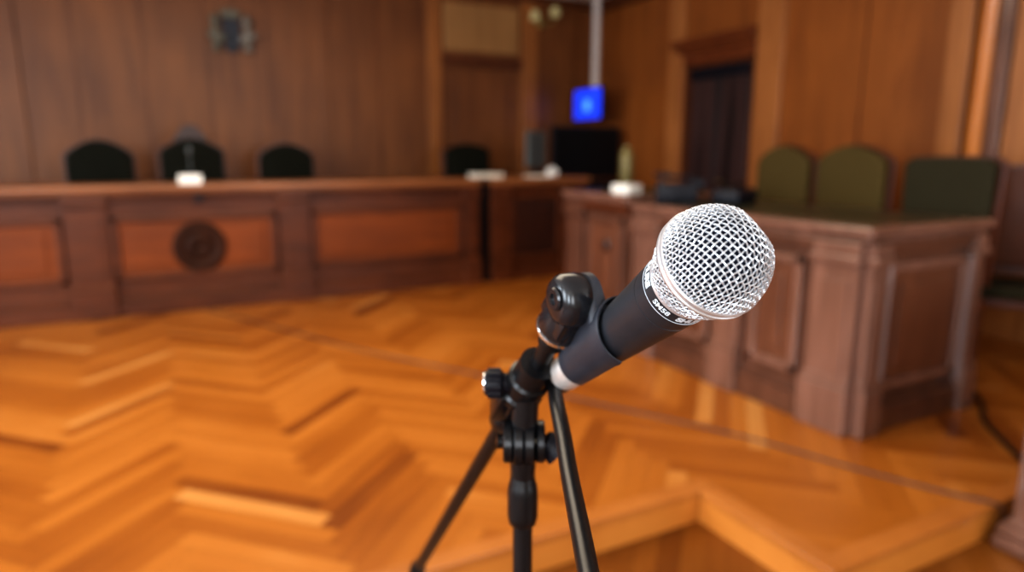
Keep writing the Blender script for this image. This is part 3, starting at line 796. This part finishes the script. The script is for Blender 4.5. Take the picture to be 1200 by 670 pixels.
# sleeve round the handle, in microphone coordinates
LM = Matrix.Translation(-L0) @ MX
b = MB(LM)
def hr(z): # handle radius at z (mm)
    P_ = [(-39, 18.15), (-62*HS, 16.4), (-90*HS, 14.7), (-118*HS, 13.2), (-135*HS, 12.3), (-160, 12.3)]
    for (z0, r0), (z1, r1) in zip(P_, P_[1:]):
        if z >= z1: return r0+(r1-r0)*(z-z0)/(z1-z0)
    return 12.
swm = LM.inverted() @ sw                   # swivel in mic coords
asw = math.atan2(swm.y, swm.x)
sgn = 1 if asw > 0 else -1
nA = 44; gap = math.radians(50); ring_o = []; ring_i = []
zs = [-79, -81, -98, -116, -130, -142, -144]
opening = -sgn*math.radians(98)
bmv = b.bm
grid = []
for zi, z in enumerate(zs):
    row_o, row_i = [], []
    for k in range(nA+1):
        a = opening+gap+(2*PI-2*gap)*k/nA
        zz = z
        if zi < 2: zz = z-12*(.5-.5*math.cos((a-asw)*1.0))     # slanted mouth
        ro = hr(z)+(3.4 if 0 < zi < len(zs)-1 else 2.8)
        ri = hr(z)+.25+(1.8 if zi < 2 else 0)
        row_o.append(bmv.verts.new(V((ro*math.cos(a), ro*math.sin(a), zz))*mm)); row_i.append(bmv.verts.new(V((ri*math.cos(a), ri*math.sin(a), zz))*mm))
    grid.append((row_o, row_i))
for (o0, i0), (o1, i1) in zip(grid, grid[1:]):
    for k in range(nA):
        bmv.faces.new((o0[k], o0[k+1], o1[k+1], o1[k])); bmv.faces.new((i0[k], i1[k], i1[k+1], i0[k+1]))
    for k in (0, nA): bmv.faces.new((o0[k], o1[k], i1[k], i0[k]))
for o0, i0 in (grid[0], grid[-1]):
    for k in range(nA): bmv.faces.new((o0[k], i0[k], i0[k+1], o0[k+1]))
bmesh.ops.transform(bmv, matrix=LM, verts=bmv.verts)
b.xf = None
# wing from the sleeve to the hinge
hv = []
for k in range(24):
    a = 2*PI*k/24
    for o_, r_ in ((-.0092, .0150), (-.0140, .0150), (-.0150, .0125)):
        hv.append(b.bm.verts.new(ma @ V((r_*math.cos(a), r_*math.sin(a), o_))))
for z, da0, da1 in ((-86, -20, 30), (-92, -25, 36), (-100, -32, 45), (-116, -32, 45), (-126, -20, 30)):
    for k in range(9):
        a = asw-sgn*math.radians(da0+(da1-da0)*k/8)
        hv.append(b.bm.verts.new(LM @ (V(((hr(z)+3.0)*math.cos(a), (hr(z)+3.0)*math.sin(a), z))*mm)))
        if k in (0, 8): hv.append(b.bm.verts.new(LM @ (V(((hr(z)+.6)*math.cos(a), (hr(z)+.6)*math.sin(a), z))*mm)))
q = bmesh.ops.convex_hull(b.bm, input=hv)
bmesh.ops.delete(b.bm, geom=[v for v in hv if v.is_valid and not v.link_faces], context='VERTS')
cs = b.build('microphone_clip', M['clip'], st, True)
# boom clamp, its knob and the tilt joint
cc_ = B(.070)
b = MB(); b.lathe([(.0085, -.030), (.0125, -.029), (.0130, -.012), (.0150, -.010), (.0150, -.003), (.0132, -.001), (.0132, .006), (.0150, .008), (.0150, .014), (.0130, .017), (.0120, .034), (.0085, .036)], 32, align(cc_, -bdir))
b.box(-.010, .006, -.010, .010, .006, .040, .003, align(cc_-Rt*.006, -bdir, Rt))
b.lathe([(.0080, .036), (.0118, .040), (.0128, .046), (.0120, .056), (.0078, .062)], 28, align(cc_, -bdir))
b.build('boom_clamp', M['standmetal'], st, True)
kn = cc_-Rt*.0155+V((0, 0, .001))
b = MB(); b.lathe([(.006, -.008), (.0075, 0), (.0090, .001), (.0096, .003), (.0096, .010), (.0086, .0125), (0, .0125)], 28, align(kn, -Rt))
for k in range(12):
    a = 2*PI*k/12; b.lathe([(.0012, .002), (.0012, .004), (.0012, .009), (.001, .011)], 6, align(kn, -Rt) @ Matrix.Translation((.0096*math.cos(a), .0096*math.sin(a), 0)))
k_ = b.build('clamp_knob', M['black'], st, True)
MB().lathe([(.0074, .0122), (.0082, .0130), (.0076, .0140), (0, .0146)], 28, align(kn, -Rt)).build('knob_cap', M['chrome'], k_, True)
jt = W((.2140, .3935, 1.150))
b = MB()
for s0, s1, r_ in ((-.0145, -.0075, .0150), (-.0072, .0, .0165), (.0003, .0075, .0165), (.009, .0150, .0150)):
    b.lathe([(0, s0), (r_-.0012, s0), (r_, s0+.001), (r_, s1-.001), (r_-.0012, s1), (0, s1)], 32, align(jt, Rt))
b.tube([jt+V((0, 0, .004)), cc_-V((0, 0, .006))], .0095, 16)
b.tube([jt, W((.2155, .3972, 1.118))], [.0105, .0085], 16)
b.lathe([(.005, 0), (.0055, .004), (0, .005)], 16, align(jt-Rt*.0145, -Rt))
b.build('tilt_joint', M['standmetal'], st, True)
MB().tube([jt+Rt*.015, jt+Rt*.024+V((0, 0, -.006))], [.008, .012], 16).build('tilt_knob', M['black'], st, True)
b = MB(); zt = 1.131-ZL
b.lathe([(.0075, zt), (.0088, zt-.002), (.0092, zt-.012), (.0105, zt-.016), (.0112, zt-.022), (.0112, zt-.040), (.0100, zt-.046), (.0088, zt-.047)], 28); b.build('height_clutch', M['standmetal'], st, True)
MB().lathe([(.0072, .45), (.0072, zt-.04)], 24).build('inner_pole', M['standmetal'], st, True)
MB().lathe([(.0105, .10), (.0105, .44), (.015, .445), (.015, .50), (.009, .505)], 24).build('outer_pole', M['standmetal'], st, True)
MB().lathe([(.012, .13), (.024, .14), (.024, .20), (.012, .21)], 24).build('leg_hub', M['black'], st, True)
for k in range(3):
    a = math.radians(40+120*k); d_ = V((math.cos(a), math.sin(a), 0))
    lg = MB().tube([d_*.018+V((0, 0, .17)), d_*.30+V((0, 0, .012))], .0075, 12).build('leg', M['standmetal'], st, True)
    MB().tube([d_*.285+V((0, 0, .020)), d_*.32+V((0, 0, .0135))], [.010, .0125], 12).build('rubber_foot', M['cable'], lg, True)

# ------------------------------------------------------------------ light
def area(name, loc, rot, sx, sy, power, col):
    l = bpy.data.lights.new(name, 'AREA'); l.shape = 'RECTANGLE'; l.size = sx; l.size_y = sy; l.energy = power; l.color = col
    o = bpy.data.objects.new(name, l); COL.objects.link(o); o.location = loc; o.rotation_euler = rot
    return o
for h0, h1 in LH:
    area('window_daylight', (XL+.03, (h0+h1)/2, 1.95), (0, -PI/2, 0), 2.0, 1.4, 135, (.80, .90, 1.))
for h0, h1 in SH:
    area('window_daylight', ((h0+h1)/2, YS+.03, 1.95), (PI/2, 0, 0), 1.8, 2.0, 90, (.93, .96, 1.))
area('ceiling_fill', (0.5, 3.5, ZC-.06), (0, 0, 0), 3.0, 3.0, 110, (1., .86, .66))  # fill lamp added for top highlights, no fixture hangs here
w = bpy.data.worlds.new('sky'); S.world = w; w.use_nodes = True
bg = w.node_tree.nodes['Background']; bg.inputs[0].default_value = (.75, .85, 1, 1); bg.inputs[1].default_value = 1.2

# ------------------------------------------------------------------ camera
cd = bpy.data.cameras.new('camera'); cam = bpy.data.objects.new('camera', cd); COL.objects.link(cam)
cam.location = camloc
cam.rotation_euler = (math.radians(90-11.1), 0, math.radians(-27.5))
cd.sensor_width = 36; cd.lens = 790/1200*36; cd.clip_start = .01
cd.dof.use_dof = True; cd.dof.focus_distance = .315; cd.dof.aperture_fstop = 4.2
S.camera = cam
S.view_settings.view_transform = 'Standard'
S.view_settings.look = 'Medium High Contrast'
S.view_settings.exposure = .2
